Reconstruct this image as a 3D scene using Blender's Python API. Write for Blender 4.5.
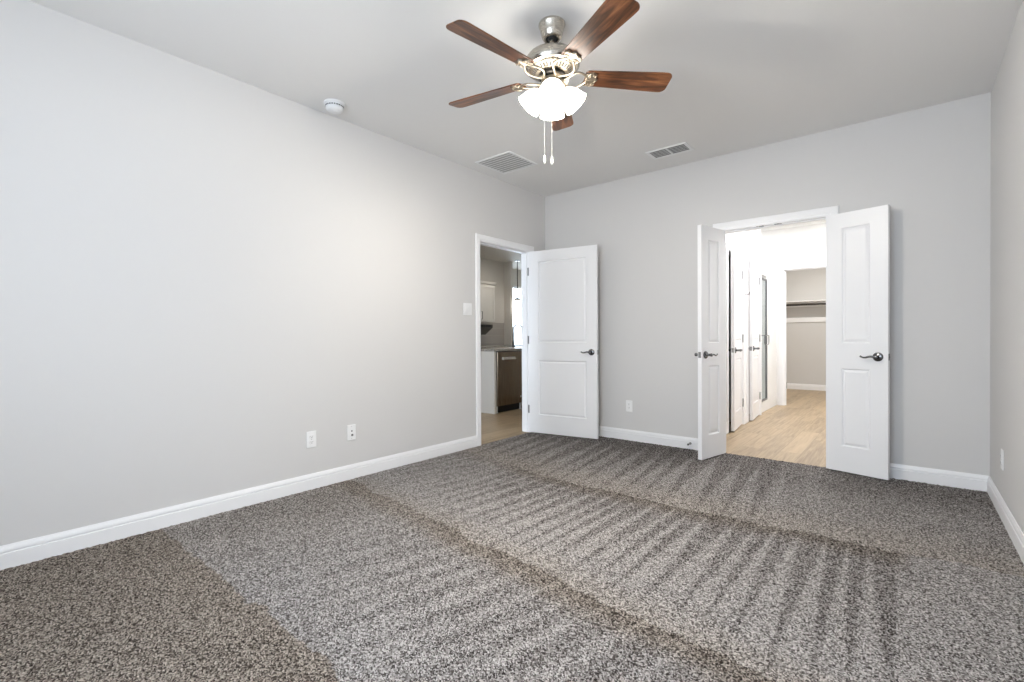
import bpy, bmesh, math, random
import numpy as np
from mathutils import Vector, Matrix

S = bpy.context.scene
for o in list(bpy.data.objects):
    bpy.data.objects.remove(o)
COL = S.collection
PI = math.pi
R = math.radians
random.seed(7)
rng = np.random.default_rng(11)

# ------------------------------------------------------------------ camera
W, D, H = 3.737, 5.5, 2.743          # bedroom: x 0..W, y 0..-D, z 0..H
cam = bpy.data.cameras.new('camera')
co = bpy.data.objects.new('camera', cam)
COL.objects.link(co)
yaw, pitch, roll, foc = 0.6917, -0.0084, -0.0058, 478.1
fw = Vector((-math.sin(yaw) * math.cos(pitch), math.cos(yaw) * math.cos(pitch), math.sin(pitch)))
rt = Vector((math.cos(yaw), math.sin(yaw), 0))
up = rt.cross(fw)
rt2 = rt * math.cos(roll) + up * math.sin(roll)
up2 = -rt * math.sin(roll) + up * math.cos(roll)
m = Matrix((rt2, up2, -fw)).transposed().to_4x4()
m.translation = (3.3023, -4.6165, 1.0893)
co.matrix_world = m
cam.sensor_width = 36
cam.lens = foc / 1024 * 36
cam.clip_start = 0.05
S.camera = co

# ------------------------------------------------------------------ light and exposure
S.view_settings.view_transform = 'Standard'
S.view_settings.look = 'None'
S.view_settings.gamma = 1
S.view_settings.use_curve_mapping = False
S.view_settings.exposure = 0.42
S.cycles.use_denoising = True
S.cycles.max_bounces = 10
S.cycles.diffuse_bounces = 6
S.cycles.sample_clamp_indirect = 6
wd = bpy.data.worlds.new('world')
S.world = wd
wd.use_nodes = True
bg = wd.node_tree.nodes['Background']
bg.inputs['Color'].default_value = (0.76, 0.87, 1.0, 1)
bg.inputs['Strength'].default_value = 8.0
LAMP_SHADE = 12.0      # glow of the lit glass shades
LAMP_BULB = 36.0       # each bulb, watts


def area(name, loc, rot, sx, sy, power, col=(1, 1, 1), portal=False, spread=PI):
    l = bpy.data.lights.new(name, 'AREA')
    l.shape = 'RECTANGLE'
    l.size, l.size_y = sx, sy
    l.energy = power
    l.color = col
    l.spread = spread
    l.cycles.is_portal = portal
    o = bpy.data.objects.new(name, l)
    o.location = loc
    o.rotation_euler = rot
    COL.objects.link(o)
    return o


area('bedroom_window_portal', (2.35, -D - 0.14, 1.575), (R(90), 0, 0), 2.15, 1.5, 1, portal=True)
area('living_window_portal', (-0.675, -3.34, 1.3), (R(90), 0, 0), 0.95, 2.0, 1, portal=True)
area('bathroom_fill_light', (2.65, 1.2, H - 0.03), (0, 0, 0), 0.5, 0.5, 23, (0.98, 0.98, 1.0))  # added fill for the passage, no fixture seen
area('bathroom_fill_far', (2.65, 2.9, H - 0.03), (0, 0, 0), 0.5, 0.5, 23, (0.98, 0.98, 1.0))  # second added fill farther down the passage, no vanity known
area('shower_fill_light', (1.3, 3.2, H - 0.03), (0, 0, 0), 0.15, 0.15, 6, (0.98, 0.98, 1.0))  # added to brighten the shower behind the glass
area('closet_fill_light', (2.1, 5.0, H - 0.03), (0, 0, 0), 0.3, 0.3, 24, (1, 0.96, 0.89))  # added fill for the enclosed closet, source unseen
area('kitchen_fill_light', (-1.0, 0.6, H - 0.03), (0, 0, 0), 0.2, 0.2, 5, (1, 0.9, 0.78))  # added kitchen fill near the peninsula, no lamp seen
area('kitchen_fill_light', (-2.6, 2.6, H - 0.03), (0, 0, 0), 0.2, 0.2, 5, (1, 0.9, 0.78))  # added kitchen fill towards the far wall, no lamp seen


# ------------------------------------------------------------------ materials
def mat(name, col=(0.8, 0.8, 0.8), rough=0.5, metal=0.0, **kw):
    m = bpy.data.materials.new(name)
    m.use_nodes = True
    b = m.node_tree.nodes['Principled BSDF']
    b.inputs['Base Color'].default_value = (*col, 1)
    b.inputs['Roughness'].default_value = rough
    b.inputs['Metallic'].default_value = metal
    for k, v in kw.items():
        b.inputs[k].default_value = v
    return m


class NT:
    def __init__(s, m):
        s.t = m.node_tree
        s.b = s.t.nodes['Principled BSDF']

    def n(s, typ, ins=None, **props):
        nd = s.t.nodes.new(typ)
        for k, v in props.items():
            setattr(nd, k, v)
        for k, v in (ins or {}).items():
            s.put(nd.inputs[k], v)
        return nd

    def put(s, sock, v):
        if isinstance(v, bpy.types.NodeSocket):
            s.t.links.new(v, sock)
        else:
            sock.default_value = v

    def math(s, op, a, b=0.0):
        nd = s.n('ShaderNodeMath', operation=op)
        s.put(nd.inputs[0], a)
        s.put(nd.inputs[1], b)
        return nd.outputs[0]

    def mix(s, f, a, b, bt='MIX'):
        nd = s.n('ShaderNodeMix', data_type='RGBA', blend_type=bt)
        s.put(nd.inputs[0], f)
        for i, v in ((6, a), (7, b)):
            s.put(nd.inputs[i], (*v, 1) if isinstance(v, tuple) and len(v) == 3 else v)
        return nd.outputs[2]

    def ramp(s, f, stops):
        nd = s.n('ShaderNodeValToRGB', {0: f})
        el = nd.color_ramp.elements
        el[0].position, el[0].color = stops[0][0], (*stops[0][1], 1)
        el[1].position, el[1].color = stops[-1][0], (*stops[-1][1], 1)
        for p, c in stops[1:-1]:
            e = el.new(p)
            e.color = (*c, 1)
        return nd.outputs[0]

    def obj(s):
        return s.n('ShaderNodeTexCoord').outputs['Object']


def painted(name, col, rough, bump=0.04, scale=260):
    m = mat(name, col, rough)
    t = NT(m)
    nz = t.n('ShaderNodeTexNoise', {'Vector': t.obj(), 'Scale': scale, 'Detail': 3.0})
    bp = t.n('ShaderNodeBump', {'Height': nz.outputs['Fac'], 'Strength': bump, 'Distance': 0.003})
    t.put(t.b.inputs['Normal'], bp.outputs['Normal'])
    return m


M = {}
M['wall'] = painted('wall_paint', (0.648, 0.639, 0.632), 0.75, 0.05, 180)
M['ceiling'] = painted('ceiling_paint', (0.80, 0.79, 0.775), 0.85, 0.08, 120)
M['bath_wall'] = painted('bathroom_paint', (0.86, 0.86, 0.85), 0.7)
M['kitchen_wall'] = painted('kitchen_paint', (0.62, 0.59, 0.545), 0.75)
M['trim'] = painted('trim_paint', (0.86, 0.86, 0.87), 0.35, 0.015, 90)
M['door'] = painted('door_paint', (0.84, 0.84, 0.85), 0.35, 0.02, 120)
M['plastic'] = mat('white_plastic', (0.85, 0.85, 0.85), 0.35)
M['slot'] = mat('dark_slot', (0.06, 0.06, 0.06), 0.6)
M['duct'] = mat('duct_shade', (0.24, 0.24, 0.235), 0.7)  # grey sheet colour standing in for shade behind the louvers
M['duct_light'] = mat('pale_duct_shade', (0.48, 0.48, 0.475), 0.8)  # paler painted shade for the return grille gaps, no filter there
M['screw'] = mat('screw_metal', (0.5, 0.5, 0.5), 0.35, 1.0)
M['nickel'] = mat('brushed_nickel', (0.52, 0.48, 0.42), 0.28, 1.0)
t = NT(M['nickel'])
nz = t.n('ShaderNodeTexNoise', {'Vector': t.n('ShaderNodeMapping', {'Vector': t.obj(), 'Scale': (30, 30, 600)}).outputs[0], 'Scale': 1.0, 'Detail': 2.0})
t.put(t.b.inputs['Roughness'], t.math('MULTIPLY_ADD', nz.outputs['Fac'], 0.22))
t.b.inputs['Roughness'].links[0].from_node.inputs[2].default_value = 0.16
M['iron'] = mat('pale_nickel', (0.36, 0.31, 0.245), 0.4, 1.0)
M['lever'] = mat('satin_nickel', (0.17, 0.17, 0.175), 0.2, 1.0)
M['hinge'] = mat('hinge_nickel', (0.27, 0.27, 0.27), 0.35, 1.0)
M['chrome'] = mat('chrome', (0.26, 0.26, 0.26), 0.15, 1.0)
M['faucet'] = mat('dark_chrome', (0.10, 0.10, 0.105), 0.25, 1.0)
M['chain'] = mat('chain_white', (0.85, 0.83, 0.78), 0.4)
M['dark_metal'] = mat('dark_bronze', (0.05, 0.045, 0.04), 0.4, 0.8)
M['shower_frame'] = mat('shower_frame_metal', (0.28, 0.28, 0.29), 0.35, 0.9)
M['black'] = mat('black_plastic', (0.012, 0.012, 0.013), 0.5)
M['rubber'] = mat('rubber_grey', (0.12, 0.12, 0.12), 0.8)
M['cabinet'] = mat('cabinet_white', (0.78, 0.76, 0.72), 0.4)
M['counter'] = mat('stone_counter', (0.42, 0.39, 0.36), 0.25)
t = NT(M['counter'])
vz = t.n('ShaderNodeTexNoise', {'Vector': t.obj(), 'Scale': 60.0, 'Detail': 6.0})
t.put(t.b.inputs['Base Color'], t.ramp(vz.outputs['Fac'], [(0.35, (0.24, 0.22, 0.20)), (0.65, (0.50, 0.47, 0.43))]))
M['steel'] = mat('stainless_brown_reflection', (0.27, 0.215, 0.165), 0.3, 1.0)  # brown reflection of the surroundings tinted into the steel colour
t = NT(M['steel'])
nz = t.n('ShaderNodeTexNoise', {'Vector': t.n('ShaderNodeMapping', {'Vector': t.obj(), 'Scale': (400, 400, 3)}).outputs[0], 'Scale': 1.0, 'Detail': 2.0})
t.put(t.b.inputs['Roughness'], t.math('MULTIPLY', nz.outputs['Fac'], 0.45))
M['steel_light'] = mat('steel_handle', (0.8, 0.78, 0.74), 0.3, 1.0)
M['hood'] = mat('hood_dark', (0.09, 0.085, 0.08), 0.35, 0.6)

# tiled splashback
M['tile'] = mat('grey_tile', (0.4, 0.38, 0.35), 0.25)
t = NT(M['tile'])
mp = t.n('ShaderNodeMapping', {'Vector': t.obj(), 'Rotation': (R(90), 0, R(90))})
bk = t.n('ShaderNodeTexBrick', {'Vector': mp.outputs[0], 'Color1': (0.40, 0.375, 0.35, 1), 'Color2': (0.44, 0.41, 0.38, 1),
                                'Mortar': (0.52, 0.49, 0.45, 1), 'Scale': 1.0, 'Mortar Size': 0.002, 'Brick Width': 0.15, 'Row Height': 0.075})
t.put(t.b.inputs['Base Color'], bk.outputs['Color'])

# frosted lit glass
M['shade'] = mat('lit_frosted_glass', (0.95, 0.94, 0.9), 0.4)
b = NT(M['shade']).b
b.inputs['Emission Color'].default_value = (1.0, 0.95, 0.86, 1)
b.inputs['Emission Strength'].default_value = LAMP_SHADE
M['pendant_shade'] = mat('pendant_glass', (0.95, 0.95, 0.95), 0.4)
b = NT(M['pendant_shade']).b
b.inputs['Emission Color'].default_value = (1.0, 0.96, 0.9, 1)
b.inputs['Emission Strength'].default_value = 3.0

# clear glass
M['glass'] = bpy.data.materials.new('clear_glass')
M['glass'].use_nodes = True
nt = M['glass'].node_tree
nt.nodes.clear()
ou = nt.nodes.new('ShaderNodeOutputMaterial')
mx = nt.nodes.new('ShaderNodeMixShader')
tr = nt.nodes.new('ShaderNodeBsdfTransparent')
gl = nt.nodes.new('ShaderNodeBsdfGlossy')
gl.inputs['Roughness'].default_value = 0.02
mx.inputs[0].default_value = 0.05
tr.inputs['Color'].default_value = (0.95, 0.97, 0.97, 1)
nt.links.new(tr.outputs[0], mx.inputs[1])
nt.links.new(gl.outputs[0], mx.inputs[2])
nt.links.new(mx.outputs[0], ou.inputs[0])


def wood_floor(name, c1, c2, rough=0.4):
    m = mat(name, c1, rough)
    t = NT(m)
    ob = t.obj()
    mp = t.n('ShaderNodeMapping', {'Vector': ob, 'Rotation': (0, 0, R(90))})
    bk = t.n('ShaderNodeTexBrick', {'Vector': mp.outputs[0], 'Color1': (0, 0, 0, 1), 'Color2': (1, 1, 1, 1), 'Mortar': (0.5, 0.5, 0.5, 1),
                                    'Scale': 1.0, 'Mortar Size': 0.0015, 'Brick Width': 1.2, 'Row Height': 0.17, 'Bias': 0.0}, offset=0.37)
    mp2 = t.n('ShaderNodeMapping', {'Vector': ob, 'Scale': (38, 2.2, 1)})
    off = t.n('ShaderNodeVectorMath', {0: mp2.outputs[0], 1: bk.outputs['Color']}, operation='MULTIPLY_ADD')
    off.inputs[2].default_value = (3, 7, 0)
    add = t.n('ShaderNodeVectorMath', {0: mp2.outputs[0]}, operation='ADD')
    sc = t.n('ShaderNodeVectorMath', {0: bk.outputs['Color'], 1: (17.0, 29.0, 5.0)}, operation='MULTIPLY')
    t.put(add.inputs[1], sc.outputs[0])
    g = t.n('ShaderNodeTexNoise', {'Vector': add.outputs[0], 'Scale': 1.0, 'Detail': 6.0, 'Roughness': 0.6, 'Distortion': 0.6})
    f = t.math('MULTIPLY_ADD', g.outputs['Fac'], 1.1)
    f.node.inputs[2].default_value = -0.22
    sep = t.n('ShaderNodeSeparateColor', {0: bk.outputs['Color']})
    f2 = t.math('ADD', f, t.math('MULTIPLY', sep.outputs[0], 0.3))
    c = t.ramp(f2, [(0.2, c2), (0.5, c1), (0.85, tuple(min(1, v * 1.25) for v in c1))])
    c = t.mix(t.math('MULTIPLY', bk.outputs['Fac'], 0.6), c, tuple(v * 0.45 for v in c2))
    t.put(t.b.inputs['Base Color'], c)
    bp = t.n('ShaderNodeBump', {'Height': g.outputs['Fac'], 'Strength': 0.08, 'Distance': 0.002})
    t.put(t.b.inputs['Normal'], bp.outputs['Normal'])
    return m


M['plank'] = wood_floor('wood_plank_floor', (0.37, 0.275, 0.17), (0.215, 0.15, 0.088))

# fan blade wood
M['blade'] = mat('walnut_blade', (0.2, 0.09, 0.04), 0.32)
t = NT(M['blade'])
mp = t.n('ShaderNodeMapping', {'Vector': t.obj(), 'Scale': (2.6, 34.0, 1.0)})
g = t.n('ShaderNodeTexNoise', {'Vector': mp.outputs[0], 'Scale': 1.0, 'Detail': 5.0, 'Roughness': 0.6, 'Distortion': 1.2})
t.put(t.b.inputs['Base Color'], t.ramp(g.outputs['Fac'], [(0.34, (0.022, 0.009, 0.005)), (0.48, (0.105, 0.038, 0.015)), (0.62, (0.20, 0.078, 0.03)), (0.75, (0.30, 0.135, 0.055))]))

# carpet
M['carpet'] = mat('speckled_carpet', (0.3, 0.28, 0.26), 0.95)
t = NT(M['carpet'])
t.b.inputs['Specular IOR Level'].default_value = 0.1
ob = t.obj()
vo = t.n('ShaderNodeTexVoronoi', {'Vector': ob, 'Scale': 215.0, 'Randomness': 1.0}, voronoi_dimensions='2D')
sp = t.n('ShaderNodeSeparateColor', {0: vo.outputs['Color']})
nap_shade = t.n('ShaderNodeAttribute', attribute_name='nap_shade').outputs['Fac']
brn = t.n('ShaderNodeAttribute', attribute_name='brown').outputs['Fac']
f = t.math('ADD', sp.outputs[0], t.math('MULTIPLY', nap_shade, 0.30))  # lean of the pile painted as lighter and darker speckle
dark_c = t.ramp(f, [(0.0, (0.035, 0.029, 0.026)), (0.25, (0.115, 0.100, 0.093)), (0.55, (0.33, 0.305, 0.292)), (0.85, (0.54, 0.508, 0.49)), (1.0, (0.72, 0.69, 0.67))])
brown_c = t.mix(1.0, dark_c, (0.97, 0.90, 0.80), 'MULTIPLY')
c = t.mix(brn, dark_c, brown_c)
t.put(t.b.inputs['Base Color'], c)
nz = t.n('ShaderNodeTexNoise', {'Vector': ob, 'Scale': 420.0, 'Detail': 2.0})
hh = t.math('ADD', t.math('MULTIPLY', vo.outputs['Distance'], -60.0), nz.outputs['Fac'])
bp = t.n('ShaderNodeBump', {'Height': hh, 'Strength': 0.6, 'Distance': 0.004})
t.put(t.b.inputs['Normal'], bp.outputs['Normal'])


# ------------------------------------------------------------------ mesh helpers
class MB:
    def __init__(s):
        s.v, s.f = [], []

    def add(s, vs, fs):
        k = len(s.v)
        s.v += [tuple(v) for v in vs]
        s.f += [tuple(i + k for i in f) for f in fs]
        return s

    def box(s, x0, x1, y0, y1, z0, z1, mtx=None):
        vs = [Vector((x, y, z)) for x in (x0, x1) for y in (y0, y1) for z in (z0, z1)]
        if mtx is not None:
            vs = [mtx @ v for v in vs]
        return s.add(vs, [(0, 1, 3, 2), (4, 6, 7, 5), (0, 4, 5, 1), (2, 3, 7, 6), (0, 2, 6, 4), (1, 5, 7, 3)])

    def lathe(s, prof, seg=32, mtx=None, close=False):
        """prof: (radius, z) list, revolved about z."""
        vs, fs = [], []
        n = len(prof)
        for i in range(seg):
            a = 2 * PI * i / seg
            for r, z in prof:
                v = Vector((r * math.cos(a), r * math.sin(a), z))
                vs.append(mtx @ v if mtx is not None else v)
        for i in range(seg):
            j = (i + 1) % seg
            for k in range(n - 1 if not close else n):
                l = (k + 1) % n
                fs.append((i * n + k, j * n + k, j * n + l, i * n + l))
        if not close:
            if prof[0][0] > 1e-5:
                fs.append(tuple(i * n for i in reversed(range(seg))))
            if prof[-1][0] > 1e-5:
                fs.append(tuple(i * n + n - 1 for i in range(seg)))
        return s.add(vs, fs)

    def tube(s, pts, rad, seg=12, caps=True):
        pts = [Vector(p) for p in pts]
        n = len(pts)
        rads = rad if isinstance(rad, (list, tuple)) else [rad] * n
        vs, fs = [], []
        ref = Vector((0, 0, 1))
        d0 = (pts[1] - pts[0]).normalized()
        if abs(d0.dot(ref)) > 0.9:
            ref = Vector((1, 0, 0))
        for i, p in enumerate(pts):
            d = (pts[min(i + 1, n - 1)] - pts[max(i - 1, 0)]).normalized()
            u = ref - d * ref.dot(d)
            u.normalize()
            ref = u
            w = d.cross(u)
            for k in range(seg):
                a = 2 * PI * k / seg
                vs.append(p + (u * math.cos(a) + w * math.sin(a)) * rads[i])
        for i in range(n - 1):
            for k in range(seg):
                l = (k + 1) % seg
                fs.append((i * seg + k, i * seg + l, (i + 1) * seg + l, (i + 1) * seg + k))
        if caps:
            fs.append(tuple(reversed(range(seg))))
            fs.append(tuple((n - 1) * seg + k for k in range(seg)))
        return s.add(vs, fs)

    def prism(s, poly, z0, z1, mtx=None):
        n = len(poly)
        vs = [Vector((x, y, z)) for z in (z0, z1) for x, y in poly]
        if mtx is not None:
            vs = [mtx @ v for v in vs]
        fs = [tuple(reversed(range(n))), tuple(range(n, 2 * n))]
        fs += [(i, (i + 1) % n, n + (i + 1) % n, n + i) for i in range(n)]
        return s.add(vs, fs)

    def sweep(s, rings, close_ring=True, caps=True):
        """rings: list of equally long point lists, joined in order."""
        n = len(rings[0])
        vs = [p for r in rings for p in r]
        fs = []
        for i in range(len(rings) - 1):
            for k in range(n if close_ring else n - 1):
                l = (k + 1) % n
                fs.append((i * n + k, i * n + l, (i + 1) * n + l, (i + 1) * n + k))
        if caps:
            fs.append(tuple(reversed(range(n))))
            fs.append(tuple((len(rings) - 1) * n + k for k in range(n)))
        return s.add(vs, fs)

    def build(s, name, material, parent=None, smooth=None, bevel=0.0, seg=2):
        me = bpy.data.meshes.new(name)
        me.from_pydata([tuple(v) for v in s.v], [], s.f)
        bm = bmesh.new()
        bm.from_mesh(me)
        bmesh.ops.recalc_face_normals(bm, faces=bm.faces)
        bm.to_mesh(me)
        bm.free()
        return link(name, me, material, parent, smooth, bevel, seg)


def link(name, me, material, parent=None, smooth=None, bevel=0.0, seg=2):
    me.materials.append(M[material])
    if smooth is not None:
        me.polygons.foreach_set('use_smooth', [True] * len(me.polygons))
        me.set_sharp_from_angle(angle=R(smooth))
    o = bpy.data.objects.new(name, me)
    COL.objects.link(o)
    if parent is not None:
        o.parent = parent
    if bevel:
        b = o.modifiers.new('bevel', 'BEVEL')
        b.width = bevel
        b.segments = seg
        b.limit_method = 'ANGLE'
        b.angle_limit = R(40)
    return o


def empty(name, loc=(0, 0, 0), rz=0.0):
    o = bpy.data.objects.new(name, None)
    o.location = loc
    o.rotation_euler = (0, 0, rz)
    o.empty_display_size = 0.1
    COL.objects.link(o)
    return o


def tag(o, label, cat, group=None, kind=None):
    o['label'] = label
    o['category'] = cat
    if group:
        o['group'] = group
    if kind:
        o['kind'] = kind
    return o


def struct(o, label, cat):
    return tag(o, label, cat, kind='structure')


# ------------------------------------------------------------------ room shell
T = 0.12
LO = (-1.144, -0.284)      # rough opening in the left wall (y)
BO = (1.962, 2.822)        # rough opening in the back wall (x)
HD = 2.07                  # rough head height
m = MB()
m.box(-T, 0, -D - T, LO[0], 0, H).box(-T, 0, LO[1], T, 0, H).box(-T, 0, LO[0], LO[1], HD, H)
struct(m.build('wall_left', 'wall'), 'long greige painted wall on the left of the bedroom', 'wall')
m = MB()
m.box(0, BO[0], 0, T, 0, H).box(BO[1], W + T, 0, T, 0, H).box(BO[0], BO[1], 0, T, HD, H)
struct(m.build('wall_back', 'wall'), 'greige painted far wall pierced by the double doorway', 'wall')
struct(MB().box(W, W + T, -D - T, 0, 0, H).build('wall_right', 'wall'), 'greige painted wall on the right edge of the bedroom', 'wall')
WX, WZ = (1.3, 3.4), (0.85, 2.3)
m = MB()
m.box(0, WX[0], -D - T, -D, 0, H).box(WX[1], W, -D - T, -D, 0, H)
m.box(WX[0], WX[1], -D - T, -D, 0, WZ[0]).box(WX[0], WX[1], -D - T, -D, WZ[1], H)
struct(m.build('wall_front', 'wall'), 'greige painted bedroom wall with the wide window', 'wall')
m = MB()
for x in (WX[0], (WX[0] * 2 + WX[1]) / 3, (WX[0] + 2 * WX[1]) / 3, WX[1] - 0.05):
    m.box(x, x + 0.05, -D - 0.09, -D - 0.04, WZ[0], WZ[1])
m.box(WX[0], WX[1], -D - 0.09, -D - 0.04, WZ[0], WZ[0] + 0.05).box(WX[0], WX[1], -D - 0.09, -D - 0.04, WZ[1] - 0.05, WZ[1])
m.box(WX[0] - 0.05, WX[1] + 0.05, -D - 0.04, -D + 0.05, WZ[0] - 0.025, WZ[0])
w1 = struct(m.build('window_1', 'trim'), 'wide white framed bedroom window', 'window')
struct(MB().box(0, W, -D, 0, H, H + 0.1).build('ceiling', 'ceiling'), 'flat pale grey bedroom ceiling', 'ceiling')

# carpeted floor: a real tufted surface; pile-lean shading of the vacuum tracks is painted into its colour
step = 0.0078
xs = np.arange(-0.005, W + 0.005, step)
ys = np.arange(-D, 0.045, step)
nx, ny = len(xs), len(ys)
X, Y = np.meshgrid(xs, ys)


def smooth_noise(n_x, n_y, cell, amp):
    gx, gy = int(n_x / cell) + 3, int(n_y / cell) + 3
    g = rng.standard_normal((gy, gx)) * amp
    ax, ay = np.arange(n_x) / cell, np.arange(n_y) / cell
    ix, iy = ax.astype(int), ay.astype(int)
    fx, fy = ax - ix, ay - iy
    fx, fy = fx * fx * (3 - 2 * fx), fy * fy * (3 - 2 * fy)
    a = g[iy][:, ix] * (1 - fx) + g[iy][:, ix + 1] * fx
    b_ = g[iy + 1][:, ix] * (1 - fx) + g[iy + 1][:, ix + 1] * fx
    return a * (1 - fy[:, None]) + b_ * fy[:, None]


def sst(a, b_, v):
    u = np.clip((v - a) / (b_ - a), 0, 1)
    return u * u * (3 - 2 * u)


wob = smooth_noise(nx, ny, 28, 0.014) + smooth_noise(nx, ny, 6, 0.010)
Yw = Y + wob
e0 = -3.80 + 0 * X
e1 = -2.60 - 0.115 * X
e2 = -1.38 - 0.20 * np.minimum(X, 1.2) + 0.06 * np.clip(X - 2.3, 0, 1.2)
warp = smooth_noise(nx, ny, 150, 0.007)


def stripes(off, tilt, per):
    ph = (X + warp + tilt + off) / per
    ph = ph + 0.14 * np.sin(ph * 1.7 + off * 9) + 0.12 * np.sin(ph * 0.63)
    return np.abs((ph % 1.0) * 2 - 1)


nap_shade = np.zeros_like(X)
brown = np.zeros_like(X)
# band next to the doors
u = np.clip((Yw - e2) / (0.0 - e2), 0, 1)
k = (Yw > e2)
st = stripes(0.03, 0.12 * (Y - e2), 0.17)
amt = sst(2.75, 2.35, X + 0.1 * Y)
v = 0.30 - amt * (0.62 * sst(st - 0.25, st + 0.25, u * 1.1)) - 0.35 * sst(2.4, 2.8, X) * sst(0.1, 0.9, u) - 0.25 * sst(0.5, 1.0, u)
nap_shade = np.where(k, v, nap_shade)
brown = np.where(k, 0.45 * sst(0.35, 0.0, u) + 0.1, brown)
# middle band
u = np.clip((Yw - e1) / (e2 - e1), 0, 1)
k = (Yw <= e2) & (Yw > e1)
st = stripes(0.4, 0.06 * (X - 2.6) * (Y - e2), 0.112)
amt = sst(3.34, 3.26, X + 0.4 * wob) * (0.45 + 0.55 * sst(0.2, 1.6, X))
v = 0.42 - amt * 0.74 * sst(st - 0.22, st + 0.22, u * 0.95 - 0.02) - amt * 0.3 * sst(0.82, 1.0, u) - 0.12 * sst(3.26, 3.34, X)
nap_shade = np.where(k, v, nap_shade)
brown = np.where(k, 0.75 * amt * sst(0.80, 1.0, u) + 0.45 * sst(0.18, 0.0, u), brown)
# near band
u = np.clip((Yw - e0) / (e1 - e0), 0, 1)
k = (Yw <= e1) & (Yw > e0)
st = stripes(0.9, -0.25 * (Y - e1), 0.15)
amt = sst(0.4, 1.8, X)
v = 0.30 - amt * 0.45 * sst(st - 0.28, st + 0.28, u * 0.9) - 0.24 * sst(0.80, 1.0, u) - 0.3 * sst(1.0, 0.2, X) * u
nap_shade = np.where(k, v, nap_shade)
brown = np.where(k, sst(0.78, 0.95, u) * (0.5 + 0.35 * amt) + 0.35 * sst(1.2, 0.2, X), brown)
# unstroked corner by the left wall
k = Yw <= e0
nap_shade = np.where(k, -0.08, nap_shade)
brown = np.where(k, 1.0, brown)
nap_shade = nap_shade + smooth_noise(nx, ny, 40, 0.05)
Z = rng.random((ny, nx)) * 0.0065 + 0.0025 + nap_shade * 0.0015
Xj = X + rng.uniform(-1, 1, X.shape) * step * 0.33
Yj = Y + rng.uniform(-1, 1, X.shape) * step * 0.33
Xj = np.clip(Xj, -0.004, W + 0.004)
# outside the room outline only the doorways carry carpet
co_ = np.empty((ny * nx, 3))
co_[:, 0], co_[:, 1], co_[:, 2] = Xj.ravel(), Yj.ravel(), Z.ravel()
idx = np.arange(nx * ny).reshape(ny, nx)
fc = np.stack([idx[:-1, :-1], idx[:-1, 1:], idx[1:, 1:], idx[1:, :-1]], -1).reshape(-1, 4)
me = bpy.data.meshes.new('floor')
me.vertices.add(nx * ny)
me.vertices.foreach_set('co', co_.ravel())
me.loops.add(fc.size)
me.loops.foreach_set('vertex_index', fc.ravel())
me.polygons.add(len(fc))
me.polygons.foreach_set('loop_start', np.arange(len(fc)) * 4)
me.polygons.foreach_set('use_smooth', np.ones(len(fc), dtype=bool))
me.update(calc_edges=True)
for nm, arr in (('nap_shade', nap_shade), ('brown', brown)):
    a = me.attributes.new(nm, 'FLOAT', 'POINT')
    a.data.foreach_set('value', np.ascontiguousarray(arr.ravel(), dtype=np.float32))
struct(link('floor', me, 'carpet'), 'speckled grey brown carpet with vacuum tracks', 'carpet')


def casing(name, label, axis, plane, side, a0, a1, zt, wdt=0.063, thick=0.016):
    """door casing round an opening; axis is the wall's running axis, side the way it faces."""
    prof = [(0.0, 0.0), (0.0, thick * 0.55), (0.006, thick * 0.75), (0.014, thick * 0.8), (0.018, thick), (wdt - 0.018, thick * 0.9), (wdt - 0.006, thick * 0.8), (wdt, thick * 0.5), (wdt, 0.0)]
    rings = []
    for c in range(4):
        ring = []
        for u, v in prof:
            a = a0 - u if c in (0, 1) else a1 + u
            z = 0.0 if c in (0, 3) else zt + u
            p = plane + side * v
            ring.append((a, p, z) if axis == 'x' else (p, a, z))
        rings.append(ring)
    m = MB()
    m.sweep(rings)
    return m


def jamb(m, axis, p0, p1, a0, a1, zt, th=0.02, stop=None):
    def bx(q0, q1, r0, r1, z0, z1):
        if axis == 'x':
            m.box(q0, q1, r0, r1, z0, z1)
        else:
            m.box(r0, r1, q0, q1, z0, z1)
    bx(a0 - th, a0, p0, p1, 0, zt + th)
    bx(a1, a1 + th, p0, p1, 0, zt + th)
    bx(a0, a1, p0, p1, zt, zt + th)
    if stop:
        s0, s1 = stop
        bx(a0, a0 + 0.011, s0, s1, 0, zt)
        bx(a1 - 0.011, a1, s0, s1, 0, zt)
        bx(a0 + 0.011, a1 - 0.011, s0, s1, zt - 0.011, zt)


ZT = 2.050
m = casing('', '', 'y', 0.0, 1, LO[0] + 0.014, LO[1] - 0.014, ZT + 0.006)
c2 = casing('', '', 'y', -T, -1, LO[0] + 0.014, LO[1] - 0.014, ZT + 0.006)
m.add(c2.v, c2.f)
jamb(m, 'y', -T, 0.0, LO[0] + 0.02, LO[1] - 0.02, ZT, stop=(-T + 0.02, -0.04))
tr1 = struct(m.build('trim_1', 'trim', smooth=30), 'white casing round the kitchen doorway in the left wall', 'door casing')
for z in (0.27, 1.055, 1.83):
    MB().box(-0.034, 0.0, LO[1] - 0.0225, LO[1] - 0.019, z - 0.045, z + 0.045).build('hinge_plate', 'hinge', tr1)
m = casing('', '', 'x', 0.0, -1, BO[0] + 0.014, BO[1] - 0.014, ZT + 0.006, 0.068)
c2 = casing('', '', 'x', T, 1, BO[0] + 0.014, BO[1] - 0.014, ZT + 0.006)
m.add(c2.v, c2.f)
jamb(m, 'x', 0.0, T, BO[0] + 0.02, BO[1] - 0.02, ZT, stop=(0.04, T - 0.02))
tr2 = struct(m.build('trim_2', 'trim', smooth=30), 'white casing round the double doorway to the bathroom', 'door casing')
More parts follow.
